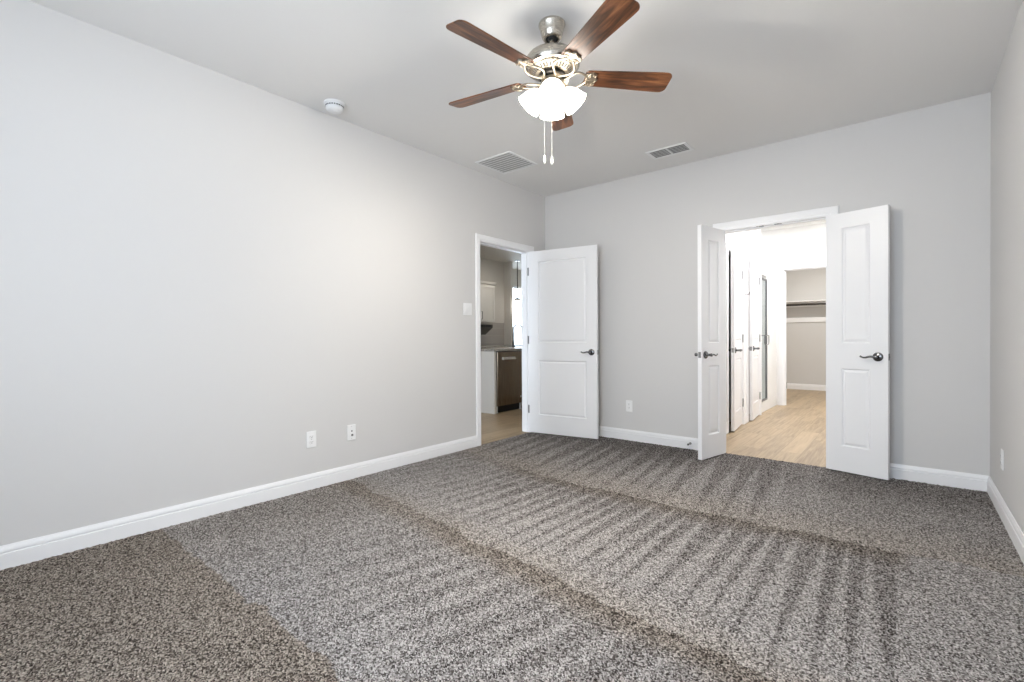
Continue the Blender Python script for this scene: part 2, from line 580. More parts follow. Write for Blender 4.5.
for x in (2.30, 2.44):
    m = MB().box(x - 0.028, x + 0.028, 0.004, 0.036, ZT - 0.0025, ZT + 0.001)
    m.lathe([(0.006, -0.004), (0.008, 0.0)], 10, Matrix.Translation((x, 0.02, ZT - 0.001)))
    m.build('strike_plate', 'lever', tr2)['label'] = 'dark metal catch plate on the door head'

BH = 0.115
BPROF = [(0, 0), (0.015, 0), (0.015, 0.076), (0.0135, 0.079), (0.006, 0.0805), (0.006, 0.0845), (0.0125, 0.0865), (0.0125, 0.092), (0.0085, 0.104), (0.006, 0.110), (0.005, BH), (0, BH)]


def base_run(m, p0, p1, nrm):
    """skirting from p0 to p1 (x, y), standing off the wall along nrm."""
    rings = []
    for p in (p0, p1):
        rings.append([(p[0] + nrm[0] * v, p[1] + nrm[1] * v, z) for v, z in BPROF])
    m.sweep(rings)
    return m


m = MB()
base_run(m, (0, -D), (0, LO[0] - 0.049), (1, 0))
base_run(m, (0, LO[1] + 0.049), (0, 0), (1, 0))
struct(m.build('baseboard_left', 'trim', smooth=25), 'white baseboard along the left wall', 'baseboard')
m = MB()
base_run(m, (0, 0), (BO[0] - 0.049, 0), (0, -1))
base_run(m, (BO[1] + 0.049, 0), (W, 0), (0, -1))
struct(m.build('baseboard_back', 'trim', smooth=25), 'white baseboard along the far wall', 'baseboard')
struct(base_run(MB(), (W, 0), (W, -D), (-1, 0)).build('baseboard_right', 'trim', smooth=25), 'white baseboard along the right wall', 'baseboard')
struct(base_run(MB(), (W, -D), (0, -D), (0, 1)).build('baseboard_front', 'trim', smooth=25), 'white baseboard under the bedroom window', 'baseboard')


# ------------------------------------------------------------------ doors
def door_leaf(w, h, stile, sx):
    """two-panel moulded slab along +x (sx=1) or -x, panels pressed into both faces."""
    bm = bmesh.new()
    y0, y1 = 0.006, 0.041
    X_ = [0.003, stile, w - stile, w]
    Z_ = [0.018, 0.218, 0.827, 1.026, h - 0.115, h]
    vs = {}
    for j, y in enumerate((y0, y1)):
        for i, x in enumerate(X_):
            for k, z in enumerate(Z_):
                vs[i, j, k] = bm.verts.new((x * sx, y, z))
    panels = []
    for j in (0, 1):
        for i in range(3):
            for k in range(5):
                f = bm.faces.new([vs[i, j, k], vs[i + 1, j, k], vs[i + 1, j, k + 1], vs[i, j, k + 1]])
                if i == 1 and k in (1, 3):
                    panels.append(f)
    for k in range(5):
        for i in (0, 3):
            bm.faces.new([vs[i, 0, k], vs[i, 1, k], vs[i, 1, k + 1], vs[i, 0, k + 1]])
    for i in range(3):
        for k in (0, 5):
            bm.faces.new([vs[i, 0, k], vs[i, 1, k], vs[i + 1, 1, k], vs[i + 1, 0, k]])
    bmesh.ops.recalc_face_normals(bm, faces=bm.faces)
    for th, dp in ((0.011, -0.009), (0.006, -0.001), (0.024, 0.008)):
        bmesh.ops.inset_individual(bm, faces=panels, thickness=th, depth=dp)
    me = bpy.data.meshes.new('leaf')
    bm.to_mesh(me)
    bm.free()
    return me


def lever_mesh(yf, sgn, px, sx):
    """lever set on the face y=yf looking along sgn; lever points back towards the hinge."""
    m = MB()
    z = 0.925
    face = Matrix.Translation((px, yf, z)) @ Matrix.Rotation(-sgn * PI / 2, 4, 'X')
    m.lathe([(0.0335, 0.0), (0.0335, 0.005), (0.030, 0.009), (0.024, 0.011), (0.0135, 0.014), (0.0115, 0.020), (0.0115, 0.046), (0.0145, 0.050), (0.0145, 0.060), (0.009, 0.064), (0.0, 0.064)], 28, face)
    yy = yf + sgn * 0.055
    pts, rads = [], []
    for i in range(13):
        u = i / 12
        pts.append((px - sx * (0.006 + 0.090 * u), yy + sgn * 0.004 * math.sin(u * PI), z + 0.007 * math.sin(u * 2.2 * PI) * (0.3 + 0.7 * u)))
        rads.append(0.0085 - 0.003 * u + (0.0015 if i == 12 else 0))
    m.tube(pts, rads, 12)
    return m


def door(name, label, pivot, rz, w, sx, stile, h=2.045):
    r = empty(name, (pivot[0], pivot[1], 0.0), rz)
    struct(r, label, 'door')
    link('door_leaf', door_leaf(w, h, stile, sx), 'door', r)
    px = sx * (w - 0.062)
    lever_mesh(0.006, -1, px, sx).build('lever_handle', 'lever', r, smooth=40)
    lever_mesh(0.041, 1, px, sx).build('lever_handle', 'lever', r, smooth=40)
    m = MB().box(min(sx * (w - 0.001), sx * (w + 0.0015)), max(sx * (w - 0.001), sx * (w + 0.0006)), 0.011, 0.036, 0.900, 0.950)
    m.tube([(sx * w, 0.0235, 0.925), (sx * (w + 0.006), 0.0235, 0.925)], 0.006, 10)
    m.build('latch_plate', 'hinge', r)
    for z in (0.27, 1.055, 1.83):
        m = MB()
        m.tube([(0, 0, z - 0.045), (0, 0, z + 0.045)], 0.0065, 12)
        m.tube([(0, 0, z - 0.051), (0, 0, z + 0.051)], 0.0045, 10)
        m.box(min(0, sx * 0.0028), max(0, sx * 0.0028), -0.001, 0.032, z - 0.045, z + 0.045)
        m.build('hinge', 'hinge', r)
    return r


door('door_1', 'white two-panel door opened from the kitchen doorway against the far wall', (0.006, LO[1] - 0.02), R(189.3), 0.806, -1, 0.118)
door('door_2', 'narrow white door leaf standing square to the far wall, left of the double doorway', (BO[0] + 0.02, -0.006), R(-102.5), 0.404, 1, 0.113)
door('door_3', 'narrow white door leaf folded back on the far wall, right of the double doorway', (BO[1] - 0.02, -0.006), R(165.5), 0.412, -1, 0.113)

# ------------------------------------------------------------------ bathroom passage and closet behind the double doors
BX = 1.742
YA, YB = (1.075, 1.69), (1.945, 2.56)      # clear openings of the two doors
m = MB()
xs0, xs1 = BX - 0.11, BX
cur = T
for a0, a1 in (YA, YB):
    m.box(xs0, xs1, cur, a0 - 0.02, 0, H).box(xs0, xs1, a0 - 0.02, a1 + 0.02, HD, H)
    cur = a1 + 0.02
m.box(xs0, xs1, cur, 2.66, 0, H)
struct(m.build('wall_bathroom_left', 'bath_wall'), 'white bathroom wall holding two narrow doors', 'wall')
m = MB()
m.box(0.8, xs0, 0.9, 0.96, 0, H).box(0.8, xs0, 1.78, 1.86, 0, H).box(0.8, xs0, 2.6, 2.66, 0, H).box(0.74, 0.8, 0.9, 3.91, 0, H)
struct(m.build('wall_linen_closets', 'bath_wall'), 'white partitions behind the two narrow bathroom doors', 'wall')
EY = 3.79
CO_ = (1.83, 2.60)
m = MB()
m.box(0.8, CO_[0] - 0.02, EY, EY + T, 0, H).box(CO_[1] + 0.02, 3.6, EY, EY + T, 0, H).box(CO_[0] - 0.02, CO_[1] + 0.02, EY, EY + T, 2.12, H)
struct(m.build('wall_bathroom_end', 'bath_wall'), 'white bathroom end wall around the closet doorway', 'wall')
struct(MB().box(3.5, 3.6, T, 6.59, 0, H).build('wall_bathroom_right', 'bath_wall'), 'white bathroom wall on the hidden right side', 'wall')
m = MB().box(0.8, 3.6, 6.473, 6.59, 0, H).box(0.68, 0.8, 3.91, 6.59, 0, H)
struct(m.build('wall_closet', 'wall'), 'greige closet wall behind the shelf', 'wall')
struct(MB().box(0.68, 3.6, T, 6.6, H, H + 0.1).build('ceiling_bathroom', 'bath_wall'), 'white bathroom and closet ceiling', 'ceiling')
struct(MB().box(0.68, 3.6, 0.03, 6.6, -0.05, 0.001).build('floor_bathroom', 'plank'), 'pale wood plank floor of the bathroom and closet', 'floor')
m = casing('', '', 'y', BX, 1, YA[0] - 0.006, YA[1] + 0.006, ZT + 0.006)
jamb(m, 'y', xs0, xs1, YA[0], YA[1], ZT, stop=(xs0 + 0.01, xs1 - 0.04))
struct(m.build('trim_3', 'trim', smooth=30), 'white casing of the first bathroom side door', 'door casing')
m = casing('', '', 'y', BX, 1, YB[0] - 0.006, YB[1] + 0.006, ZT + 0.006)
jamb(m, 'y', xs0, xs1, YB[0], YB[1], ZT, stop=(xs0 + 0.01, xs1 - 0.04))
struct(m.build('trim_4', 'trim', smooth=30), 'white casing of the second bathroom side door', 'door casing')
m = casing('', '', 'x', EY, -1, CO_[0] - 0.006, CO_[1] + 0.006, 2.106, 0.075)
jamb(m, 'x', EY, EY + T, CO_[0], CO_[1], 2.10, stop=(EY + 0.05, EY + 0.07))
tr5 = struct(m.build('trim_5', 'trim', smooth=30), 'white casing round the closet doorway', 'door casing')
m = MB().box(CO_[0], CO_[0] + 0.003, EY + 0.075, EY + T, 0.26, 0.35)
m.tube([(CO_[0] + 0.006, EY + T - 0.004, 0.255), (CO_[0] + 0.006, EY + T - 0.004, 0.355)], 0.006, 10)
m.build('hinge', 'hinge', tr5)
m = MB().tube([(BX + 0.016, 1.81, 1.60), (BX + 0.05, 1.81, 1.60), (BX + 0.055, 1.81, 1.63)], 0.006, 8)
m.lathe([(0.016, 0), (0.016, 0.005), (0, 0.006)], 14, Matrix.Translation((BX, 1.81, 1.60)) @ Matrix.Rotation(PI / 2, 4, 'Y'))
tag(m.build('wall_hook', 'hinge', smooth=40), 'small grey metal hook on the wall between the two bathroom side doors', 'hook')
door('door_4', 'slightly open white door with lever, nearer of the two bathroom side doors', (BX + 0.006, YA[1]), R(96.2), 0.612, -1, 0.11)
door('door_5', 'slightly open white door with lever, farther of the two bathroom side doors', (BX + 0.006, YB[1]), R(95), 0.612, -1, 0.11)
m = MB()
base_run(m, (BX, T), (BX, YA[0] - 0.07), (1, 0))
base_run(m, (BX, YA[1] + 0.07), (BX, YB[0] - 0.07), (1, 0))
struct(m.build('baseboard_bathroom', 'trim', smooth=25), 'white baseboard between the bathroom side doors', 'baseboard')
struct(base_run(MB(), (0.8, 6.473), (3.5, 6.473), (0, -1)).build('baseboard_closet', 'trim', smooth=25), 'white baseboard at the back of the closet', 'baseboard')

# framed glass shower door with its curb
SX = BX - 0.02
m = MB()
m.box(SX - 0.1, SX, 2.661, 3.789, 0, 0.15).box(SX - 0.1, SX, 3.12, 3.789, 0.15, 2.09).box(SX - 0.1, SX, 2.661, 3.12, 1.95, 2.09)
struct(m.build('wall_shower_surround', 'bath_wall', bevel=0.006), 'white shower surround with low curb', 'wall')
sh = empty('shower_door', (SX, 2.68, 0.16))
tag(sh, 'narrow clear glass shower door in a thin grey frame', 'shower door')
L = 0.41
m = MB()
m.box(-0.015, 0.01, 0.0, 0.018, 0, 1.74).box(-0.015, 0.01, L - 0.022, L, 0, 1.74)
m.box(-0.015, 0.01, 0.018, L - 0.022, 0, 0.022).box(-0.015, 0.01, 0.018, L - 0.022, 1.718, 1.74)
m.build('frame', 'shower_frame', sh, bevel=0.002)
MB().box(-0.005, 0.0, 0.018, L - 0.022, 0.022, 1.718).build('glass_pane', 'glass', sh)
m = MB()
hp = [(0.0, 0.07, 0.93), (0.045, 0.07, 0.93), (0.045, 0.07, 0.85)] + [(0.045, 0.12 - 0.05 * math.cos(R(a)), 0.85 - 0.05 * math.sin(R(a))) for a in range(15, 91, 15)] \
    + [(0.045, 0.28 + 0.05 * math.sin(R(a)), 0.85 - 0.05 * math.cos(R(a))) for a in range(0, 91, 15)] + [(0.045, 0.33, 0.93), (0.0, 0.33, 0.93)]
m.tube(hp, 0.007, 10)
m.tube([(0.045, 0.07, 0.93), (0.045, 0.33, 0.93)], 0.007, 10)
m.build('handle', 'shower_frame', sh, smooth=40)

hk = MB()
hk.lathe([(0.022, 0), (0.022, 0.006), (0.009, 0.010), (0.008, 0.04), (0.013, 0.046), (0.0, 0.05)], 18, Matrix.Translation((1.69, EY, 1.60)) @ Matrix.Rotation(PI / 2, 4, 'X'))
hk.tube([(1.69, EY - 0.035, 1.60), (1.69, EY - 0.055, 1.585), (1.69, EY - 0.07, 1.60)], 0.006, 8)
tag(hk.build('robe_hook', 'chrome', smooth=40), 'robe hook on the end wall beside the closet doorway', 'hook')

# closet fittings
m = MB().box(0.8, 3.5, 6.16, 6.473, 1.745, 1.765).box(0.8, 3.5, 6.452, 6.473, 1.655, 1.745)
tag(m.build('closet_shelf', 'trim', bevel=0.002), 'white closet shelf above the dark hanging rod', 'shelf')
tag(MB().tube([(0.8, 6.22, 1.69), (3.5, 6.22, 1.69)], 0.018, 16).build('closet_rod', 'dark_metal', smooth=40), 'dark hanging rod under the closet shelf', 'rod')
m = MB().box(0.8, 3.5, 6.452, 6.473, 1.35, 1.44)
tag(m.build('wall_rail', 'trim', bevel=0.003), 'white wooden rail on the closet wall below the rod', 'rail')

# ------------------------------------------------------------------ kitchen beyond the left doorway
m = MB()
m.box(-3.72, -3.6, -3.2, 3.46, 0, H).box(-4.22, -3.42, 3.46, 3.54, 0, H)
struct(m.build('wall_kitchen_left', 'kitchen_wall'), 'beige kitchen wall behind the white wall cabinet', 'wall')
m = MB()
m.box(-4.22, -4.1, 3.54, 4.1, 0, H).box(-4.22, -4.1, 5.6, 6.2, 0, H).box(-4.22, -4.1, 4.1, 5.6, 0, 0.55).box(-4.22, -4.1, 4.1, 5.6, 2.34, H)
struct(m.build('wall_dining', 'kitchen_wall'), 'beige wall with the bright window beyond the kitchen', 'wall')
m = MB()
m.box(-4.22, -T, 6.2, 6.3, 0, H).box(-3.72, -1.15, -3.3, -3.2, 0, H).box(-0.2, -T, -3.3, -3.2, 0, H).box(-1.15, -0.2, -3.3, -3.2, 0, 0.3).box(-1.15, -0.2, -3.3, -3.2, 2.3, H).box(-T, 0.0, T, 6.3, 0, H)
struct(m.build('wall_kitchen_right', 'kitchen_wall'), 'beige outer walls closing the kitchen', 'wall')
struct(MB().box(-4.22, -T, -3.3, 6.3, H, H + 0.1).build('ceiling_kitchen', 'kitchen_wall'), 'beige kitchen ceiling', 'ceiling')
struct(MB().box(-4.22, 0.0 - 0.004, -3.3, 6.3, -0.05, 0.003).build('floor_kitchen', 'plank'), 'brown wood plank kitchen floor', 'floor')
m = MB()
m.box(-4.19, -4.13, 4.1, 4.15, 0.55, 2.34).box(-4.19, -4.13, 5.55, 5.6, 0.55, 2.34).box(-4.19, -4.13, 4.15, 5.55, 0.55, 0.6).box(-4.19, -4.13, 4.15, 5.55, 2.29, 2.34)
w2 = struct(m.build('window_2', 'trim'), 'bright white framed window beyond the kitchen', 'window')
m = MB()
m.box(-1.15, -1.10, -3.28, -3.22, 0.3, 2.3).box(-0.25, -0.2, -3.28, -3.22, 0.3, 2.3).box(-1.10, -0.25, -3.28, -3.22, 1.28, 1.32).box(-1.10, -0.25, -3.28, -3.22, 0.3, 0.35).box(-1.10, -0.25, -3.28, -3.22, 2.25, 2.3)
struct(m.build('window_3', 'trim'), 'white framed window of the living area beside the kitchen', 'window')
MB().box(-4.165, -4.16, 4.15, 5.55, 0.6, 2.29).build('glass_pane', 'glass', w2)
struct(MB().box(-3.6, -3.592, 1.0, 3.44, 0.92, 1.40).build('trim_6', 'tile'), 'grey tile splashback under the wall cabinet', 'splashback')

# peninsula
pc = empty('peninsula_cabinet', (-1.18, 0.40, 0.003))
tag(pc, 'white cabinet end of the kitchen peninsula beside the dishwasher', 'cabinet')
MB().box(-0.62, -0.02, 0.0, 0.02, 0, 0.885).build('end_panel', 'cabinet', pc, bevel=0.002)
m = MB().box(-0.02, 0.0, 0.0, 0.045, 0.0, 0.885)
m.build('stile', 'cabinet', pc, bevel=0.002)
MB().box(-0.62, -0.60, 0.02, 2.4, 0, 0.885).box(-0.60, -0.005, 0.675, 2.4, 0.1, 0.885).build('body', 'cabinet', pc)
dd = MB().box(-0.005, 0.013, 0.68, 1.13, 0.12, 0.87).build('cabinet_door', 'cabinet', pc, bevel=0.002)
MB().tube([(0.013, 1.09, 0.68), (0.04, 1.09, 0.68), (0.04, 1.09, 0.80), (0.013, 1.09, 0.80)], 0.005, 8).build('handle', 'chrome', dd, smooth=40)
ct = MB().box(-1.88, -1.15, 0.375, 2.85, 0.888, 0.922).build('countertop', 'counter', bevel=0.004)
tag(ct, 'grey brown stone countertop on the kitchen peninsula', 'countertop')
dw = empty('dishwasher', (-1.18, 0.447, 0.003))
tag(dw, 'stainless steel dishwasher built into the kitchen peninsula', 'dishwasher')
DWW = 0.605
MB().box(-0.57, -0.004, 0.003, DWW, 0.10, 0.878).build('tub', 'black', dw)
MB().box(-0.50, -0.06, 0.003, DWW, 0.0, 0.10).build('toe_kick', 'black', dw)
dwd = MB().box(-0.004, 0.022, 0.003, DWW, 0.105, 0.872).build('door', 'steel', dw, bevel=0.004)
m = MB().box(0.022, 0.045, 0.10, 0.39, 0.762, 0.782)
m.box(0.022, 0.030, 0.10, 0.39, 0.782, 0.798)
m.build('handle', 'steel_light', dwd, bevel=0.004)
MB().box(0.022, 0.0235, 0.30, 0.39, 0.783, 0.792).build('display', 'black', dwd)
MB().lathe([(0.016, 0), (0.016, 0.002), (0.0, 0.0022)], 20, Matrix.Translation((0.022, 0.52, 0.20)) @ Matrix.Rotation(PI / 2, 4, 'Y')).build('badge', 'steel_light', dwd)
for y in (0.04, DWW - 0.04):
    MB().lathe([(0.018, 0), (0.018, 0.01), (0.010, 0.012), (0.010, 0.10)], 12, Matrix.Translation((-0.03, y, 0))).build('foot', 'plastic', dw)

# gooseneck faucet
fc_ = empty('faucet', (-1.70, 1.46, 0.922))
tag(fc_, 'tall metal gooseneck faucet standing on the peninsula countertop', 'faucet')
m = MB().lathe([(0.028, 0), (0.028, 0.006), (0.020, 0.012), (0.018, 0.10), (0.014, 0.11), (0.014, 0.24)], 20)
dv = Vector((0.35, 0.94, 0)).normalized()
pts = [Vector((0, 0, 0.23))] + [dv * (0.085 - 0.085 * math.cos(R(a))) + Vector((0, 0, 0.285 + 0.085 * math.sin(R(a)))) for a in range(0, 181, 12)] + [dv * 0.17 + Vector((0, 0, 0.24))]
m.tube(pts, 0.0125, 12)
m.build('spout', 'faucet', fc_, smooth=40)
MB().tube([dv * 0.17 + Vector((0, 0, 0.255)), dv * 0.17 + Vector((0, 0, 0.14))], [0.016, 0.019], 14).build('spray_head', 'faucet', fc_, smooth=40)
MB().tube([(0.0, 0.015, 0.07), (0.02, 0.05, 0.075), (0.03, 0.075, 0.13)], 0.007, 10).build('lever', 'faucet', fc_, smooth=40)

# back counter, wall cabinet and hood on the far kitchen wall
bc = empty('base_cabinet', (-3.59, 0.9, 0.003))
tag(bc, 'white base cabinet against the far kitchen wall', 'cabinet')
MB().box(0, 0.57, 0, 2.53, 0.1, 0.885).box(0, 0.5, 0, 2.53, 0, 0.1).build('body', 'cabinet', bc)
for k in range(4):
    y = 0.01 + k * 0.63
    d = MB().box(0.57, 0.59, y, y + 0.61, 0.12, 0.87).build('cabinet_door', 'cabinet', bc, bevel=0.002)
    MB().tube([(0.59, y + 0.55, 0.66), (0.615, y + 0.55, 0.66), (0.615, y + 0.55, 0.80), (0.59, y + 0.55, 0.80)], 0.005, 8).build('handle', 'chrome', d, smooth=40)
tag(MB().box(-3.59, -2.98, 0.88, 3.455, 0.889, 0.92).build('countertop', 'counter', bevel=0.004), 'stone countertop along the far kitchen wall under the splashback', 'countertop')
uc = empty('wall_cabinet', (-3.6, 2.31, 1.39))
tag(uc, 'white kitchen wall cabinet with crown moulding above the splashback', 'cabinet')
MB().box(0, 0.31, 0, 0.46, 0, 0.77).build('body', 'cabinet', uc, bevel=0.002)
d = MB().box(0.31, 0.33, 0.004, 0.456, 0.015, 0.755)
d = d.build('cabinet_door', 'cabinet', uc, bevel=0.002)
m = MB()
m.box(0.33, 0.338, 0.004, 0.06, 0.015, 0.755).box(0.33, 0.338, 0.40, 0.456, 0.015, 0.755).box(0.33, 0.338, 0.06, 0.40, 0.015, 0.07).box(0.33, 0.338, 0.06, 0.40, 0.70, 0.755)
m.build('rail', 'cabinet', d, bevel=0.001)
MB().tube([(0.338, 0.05, 0.06), (0.365, 0.05, 0.06), (0.365, 0.05, 0.21), (0.338, 0.05, 0.21)], 0.006, 8).build('handle', 'dark_metal', d, smooth=40)
rings = []
for u, z in ((0.0, 0.77), (0.010, 0.78), (0.024, 0.81), (0.028, 0.825)):
    rings.append([(0, -u, z), (0.33 + u, -u, z), (0.33 + u, 0.46 + u, z), (0, 0.46 + u, z)])
MB().sweep(rings).build('crown', 'cabinet', uc)
hd = empty('range_hood', (-3.6, 1.75, 1.14))
tag(hd, 'dark slanted range hood beside the white kitchen wall cabinet', 'range hood')
MB().sweep([[(0.0, y, 0.20), (0.50, y, 0.20), (0.50, y, 0.14), (0.30, y, 0.0), (0.0, y, 0.0)] for y in (0.0, 0.765)]).build('body', 'hood', hd, bevel=0.003)
MB().box(0.50, 0.504, 0.05, 0.70, 0.155, 0.185).build('control_panel', 'black', hd)

pl = empty('pendant_lamp', (-3.2, 3.43, H))
tag(pl, 'white glass pendant lamp hanging before the far bright window', 'pendant lamp')
MB().lathe([(0.06, 0), (0.06, -0.015), (0.02, -0.03), (0, -0.03)], 24).build('ceiling_rose', 'chrome', pl, smooth=40)
MB().tube([(0, 0, -0.02), (0, 0, -0.84)], 0.010, 10).build('stem', 'dark_metal', pl, smooth=40)
MB().lathe([(0.0, -0.80), (0.03, -0.81), (0.105, -0.85), (0.105, -0.865), (0.0, -0.865)], 28).build('cap', 'chrome', pl, smooth=40)
MB().lathe([(0.0, -0.866), (0.10, -0.866), (0.10, -0.90), (0.085, -0.98), (0.05, -1.02), (0.0, -1.03)], 28).build('lamp_shade', 'pendant_shade', pl, smooth=50)

# ------------------------------------------------------------------ ceiling fan
FX, FY = 1.851, -2.519
fan = empty('ceiling_fan', (FX, FY, H))
tag(fan, 'brushed nickel ceiling fan with five walnut blades and a lit glass light kit', 'ceiling fan')
MB().lathe([(0.068, 0.0), (0.070, -0.003), (0.070, -0.012), (0.066, -0.018), (0.060, -0.045), (0.052, -0.074), (0.046, -0.082), (0.040, -0.084), (0.034, -0.082), (0.030, -0.060), (0.0, -0.055)], 40).build('canopy', 'nickel', fan, smooth=35)
MB().lathe([(0.0, -0.050), (0.026, -0.058), (0.030, -0.075), (0.020, -0.088), (0.0, -0.09)], 24).build('hanger_ball', 'black', fan, smooth=60)
m = MB().tube([(0, 0, -0.06), (0, 0, -0.150)], 0.0115, 16)
m.lathe([(0.0115, -0.118), (0.024, -0.122), (0.026, -0.138), (0.030, -0.148), (0.0, -0.150)], 24)
m.build('downrod', 'nickel', fan, smooth=40)
MB().lathe([(0.0, -0.138), (0.032, -0.140), (0.050, -0.146), (0.095, -0.158), (0.126, -0.174), (0.139, -0.190), (0.144, -0.206), (0.144, -0.228), (0.135, -0.241), (0.118, -0.246), (0.0, -0.246)], 56).build('motor_housing', 'nickel', fan, smooth=35)
vr = MB().lathe([(0.0, -0.244), (0.116, -0.244), (0.116, -0.250), (0.108, -0.254), (0.086, -0.268), (0.082, -0.270), (0.0, -0.270)], 56).build('vent_ring', 'iron', fan, smooth=30)
m = MB()
for k in range(36):
    a = 2 * PI * k / 36
    mt = Matrix.Rotation(a, 4, 'Z') @ Matrix.Translation((0.097, 0, -0.2612)) @ Matrix.Rotation(R(-32.5), 4, 'Y')
    m.box(-0.0105, 0.0105, -0.0035, 0.0035, -0.0012, 0.0012, mt)
m.build('vent_slots', 'slot', vr)
MB().lathe([(0.0, -0.268), (0.070, -0.268), (0.072, -0.284), (0.066, -0.290), (0.0, -0.290)], 40).build('flywheel', 'dark_metal', fan, smooth=35)
MB().lathe([(0.0, -0.288), (0.046, -0.290), (0.057, -0.296), (0.060, -0.306), (0.060, -0.340), (0.056, -0.350), (0.048, -0.358), (0.048, -0.372), (0.040, -0.384), (0.026, -0.392), (0.0, -0.395)], 40).build('switch_housing', 'iron', fan, smooth=35)

R0, R1 = 0.175, 0.645


def blade_outline():
    pts = []
    def wid(x):
        u = (x - R0) / (R1 - R0)
        return 0.052 + 0.018 * min(1, u * 1.15)
    rc = 0.034
    lower, upper = [], []
    for i in range(15):
        x = R0 + 0.012 + (R1 - rc - R0 - 0.012) * i / 14
        upper.append((x, wid(x)))
    we = wid(R1)
    for a in range(75, -1, -15):
        upper.append((R1 - rc + rc * math.cos(R(a)), we - rc + rc * math.sin(R(a))))
    lower = [(x, -y) for x, y in reversed(upper)]
    return [(R0, -0.040)] + [(R0, 0.040)] + upper + lower


def iron_mesh():
    """scrolled bracket: a scalloped plate under the blade and two curled arms to the motor."""
    m = MB()
    out = []
    for i in range(31):
        v = -1 + 2 * i / 30
        y = v * 0.050
        x = 0.246 - 0.010 * abs(math.sin(v * 1.5 * PI)) - 0.022 * v * v
        out.append((x, y))
    inn = []
    for i in range(15):
        v = 1 - 2 * i / 14
        inn.append((0.174 + 0.020 * v * v + 0.004, v * 0.044))
    m.prism(out + inn, -0.0125, -0.0065)
    # raised rim following the scallops
    m.tube([(x - 0.004, y * 0.94, -0.0135) for x, y in out], 0.0035, 8)
    m.tube([(x + 0.003, y * 0.98, -0.0135) for x, y in inn], 0.0035, 8)
    for s in (-1, 1):
        pts, rr = [], []
        for i in range(17):
            u = i / 16
            x = 0.062 + 0.124 * u
            y = s * (0.010 + 0.040 * math.sin(u * PI) ** 1.2 + 0.010 * u)
            z = -0.018 - 0.014 * (1 - u) + 0.006 * u
            pts.append((x, y, z))
            rr.append(0.0065 - 0.001 * math.sin(u * PI))
        m.tube(pts, rr, 10)
        c = [(0.189 + 0.014 * math.cos(a), s * 0.026 + 0.014 * math.sin(a), -0.0135) for a in [2 * PI * k / 16 for k in range(17)]]
        m.tube(c, 0.003, 8)
    m.tube([(0.189, 0, -0.012), (0.219, 0, -0.014), (0.239, 0, -0.012)], 0.005, 8)
    m.box(0.055, 0.085, -0.020, 0.020, -0.034, -0.026)
    for x, y in ((0.220, 0.028), (0.220, -0.028), (0.229, 0.0)):
        m.lathe([(0.0055, 0), (0.0055, -0.002), (0.003, -0.0035), (0, -0.0035)], 12, Matrix.Translation((x, y, -0.0125)))
    return m


bl0 = MB().prism(blade_outline(), -0.0065, 0.0).build('blade', 'blade', fan, bevel=0.002)
ir0 = iron_mesh().build('blade_iron', 'iron', bl0, smooth=40)
ir0['label'] = 'pale nickel scrolled bracket'
PHASE, PITCH = -169.8, -13.0
for k in range(5):
    if k == 0:
        b_, i_ = bl0, ir0
    else:
        b_ = bl0.copy()
        COL.objects.link(b_)
        b_.parent = fan
        i_ = ir0.copy()
        COL.objects.link(i_)
        i_.parent = b_
    b_.matrix_local = Matrix.Translation((0, 0, -0.273)) @ Matrix.Rotation(R(PHASE + 72 * k), 4, 'Z') @ Matrix.Rotation(R(PITCH), 4, 'X')

SH_TILT = 42
VA = math.degrees(math.atan2(-4.6165 - FY, 3.3023 - FX))


def shade_mesh():
    prof = [(0.022, 0.0), (0.027, 0.008), (0.038, 0.022), (0.050, 0.042), (0.059, 0.064), (0.062, 0.084), (0.065, 0.097), (0.068, 0.105)]
    inner = [(r - 0.003, z) for r, z in reversed(prof)]
    return MB().lathe(prof + inner, 36, close=True)


sh0 = shade_mesh().build('lamp_shade', 'shade', fan, smooth=50)
st0 = MB().lathe([(0.0, -0.026), (0.014, -0.026), (0.016, -0.014), (0.027, -0.006), (0.029, 0.010), (0.027, 0.013), (0.0, 0.013)], 24).build('socket', 'iron', sh0, smooth=40)
for k in range(4):
    if k == 0:
        kids = (sh0, st0)
    else:
        c = sh0.copy()
        COL.objects.link(c)
        c.parent = fan
        kids = [c]
        for src in (st0,):
            d = src.copy()
            COL.objects.link(d)
            d.parent = c
            kids.append(d)
    mt = Matrix.Rotation(R(VA + 90 * k), 4, 'Z') @ Matrix.Translation((0.056, 0, -0.352)) @ Matrix.Rotation(R(180 - SH_TILT), 4, 'Y')
    kids[0].matrix_local = mt
    # the bulb's own light leaves through the open mouth of its shade
    l = bpy.data.lights.new('fan_bulb_light', 'POINT')
    l.energy = LAMP_BULB
    l.color = (1.0, 0.93, 0.82)
    l.shadow_soft_size = 0.022
    lo = bpy.data.objects.new('fan_bulb_light', l)
    lo.location = (mt @ Vector((0, 0, 0.072))) + Vector((FX, FY, H))
    COL.objects.link(lo)

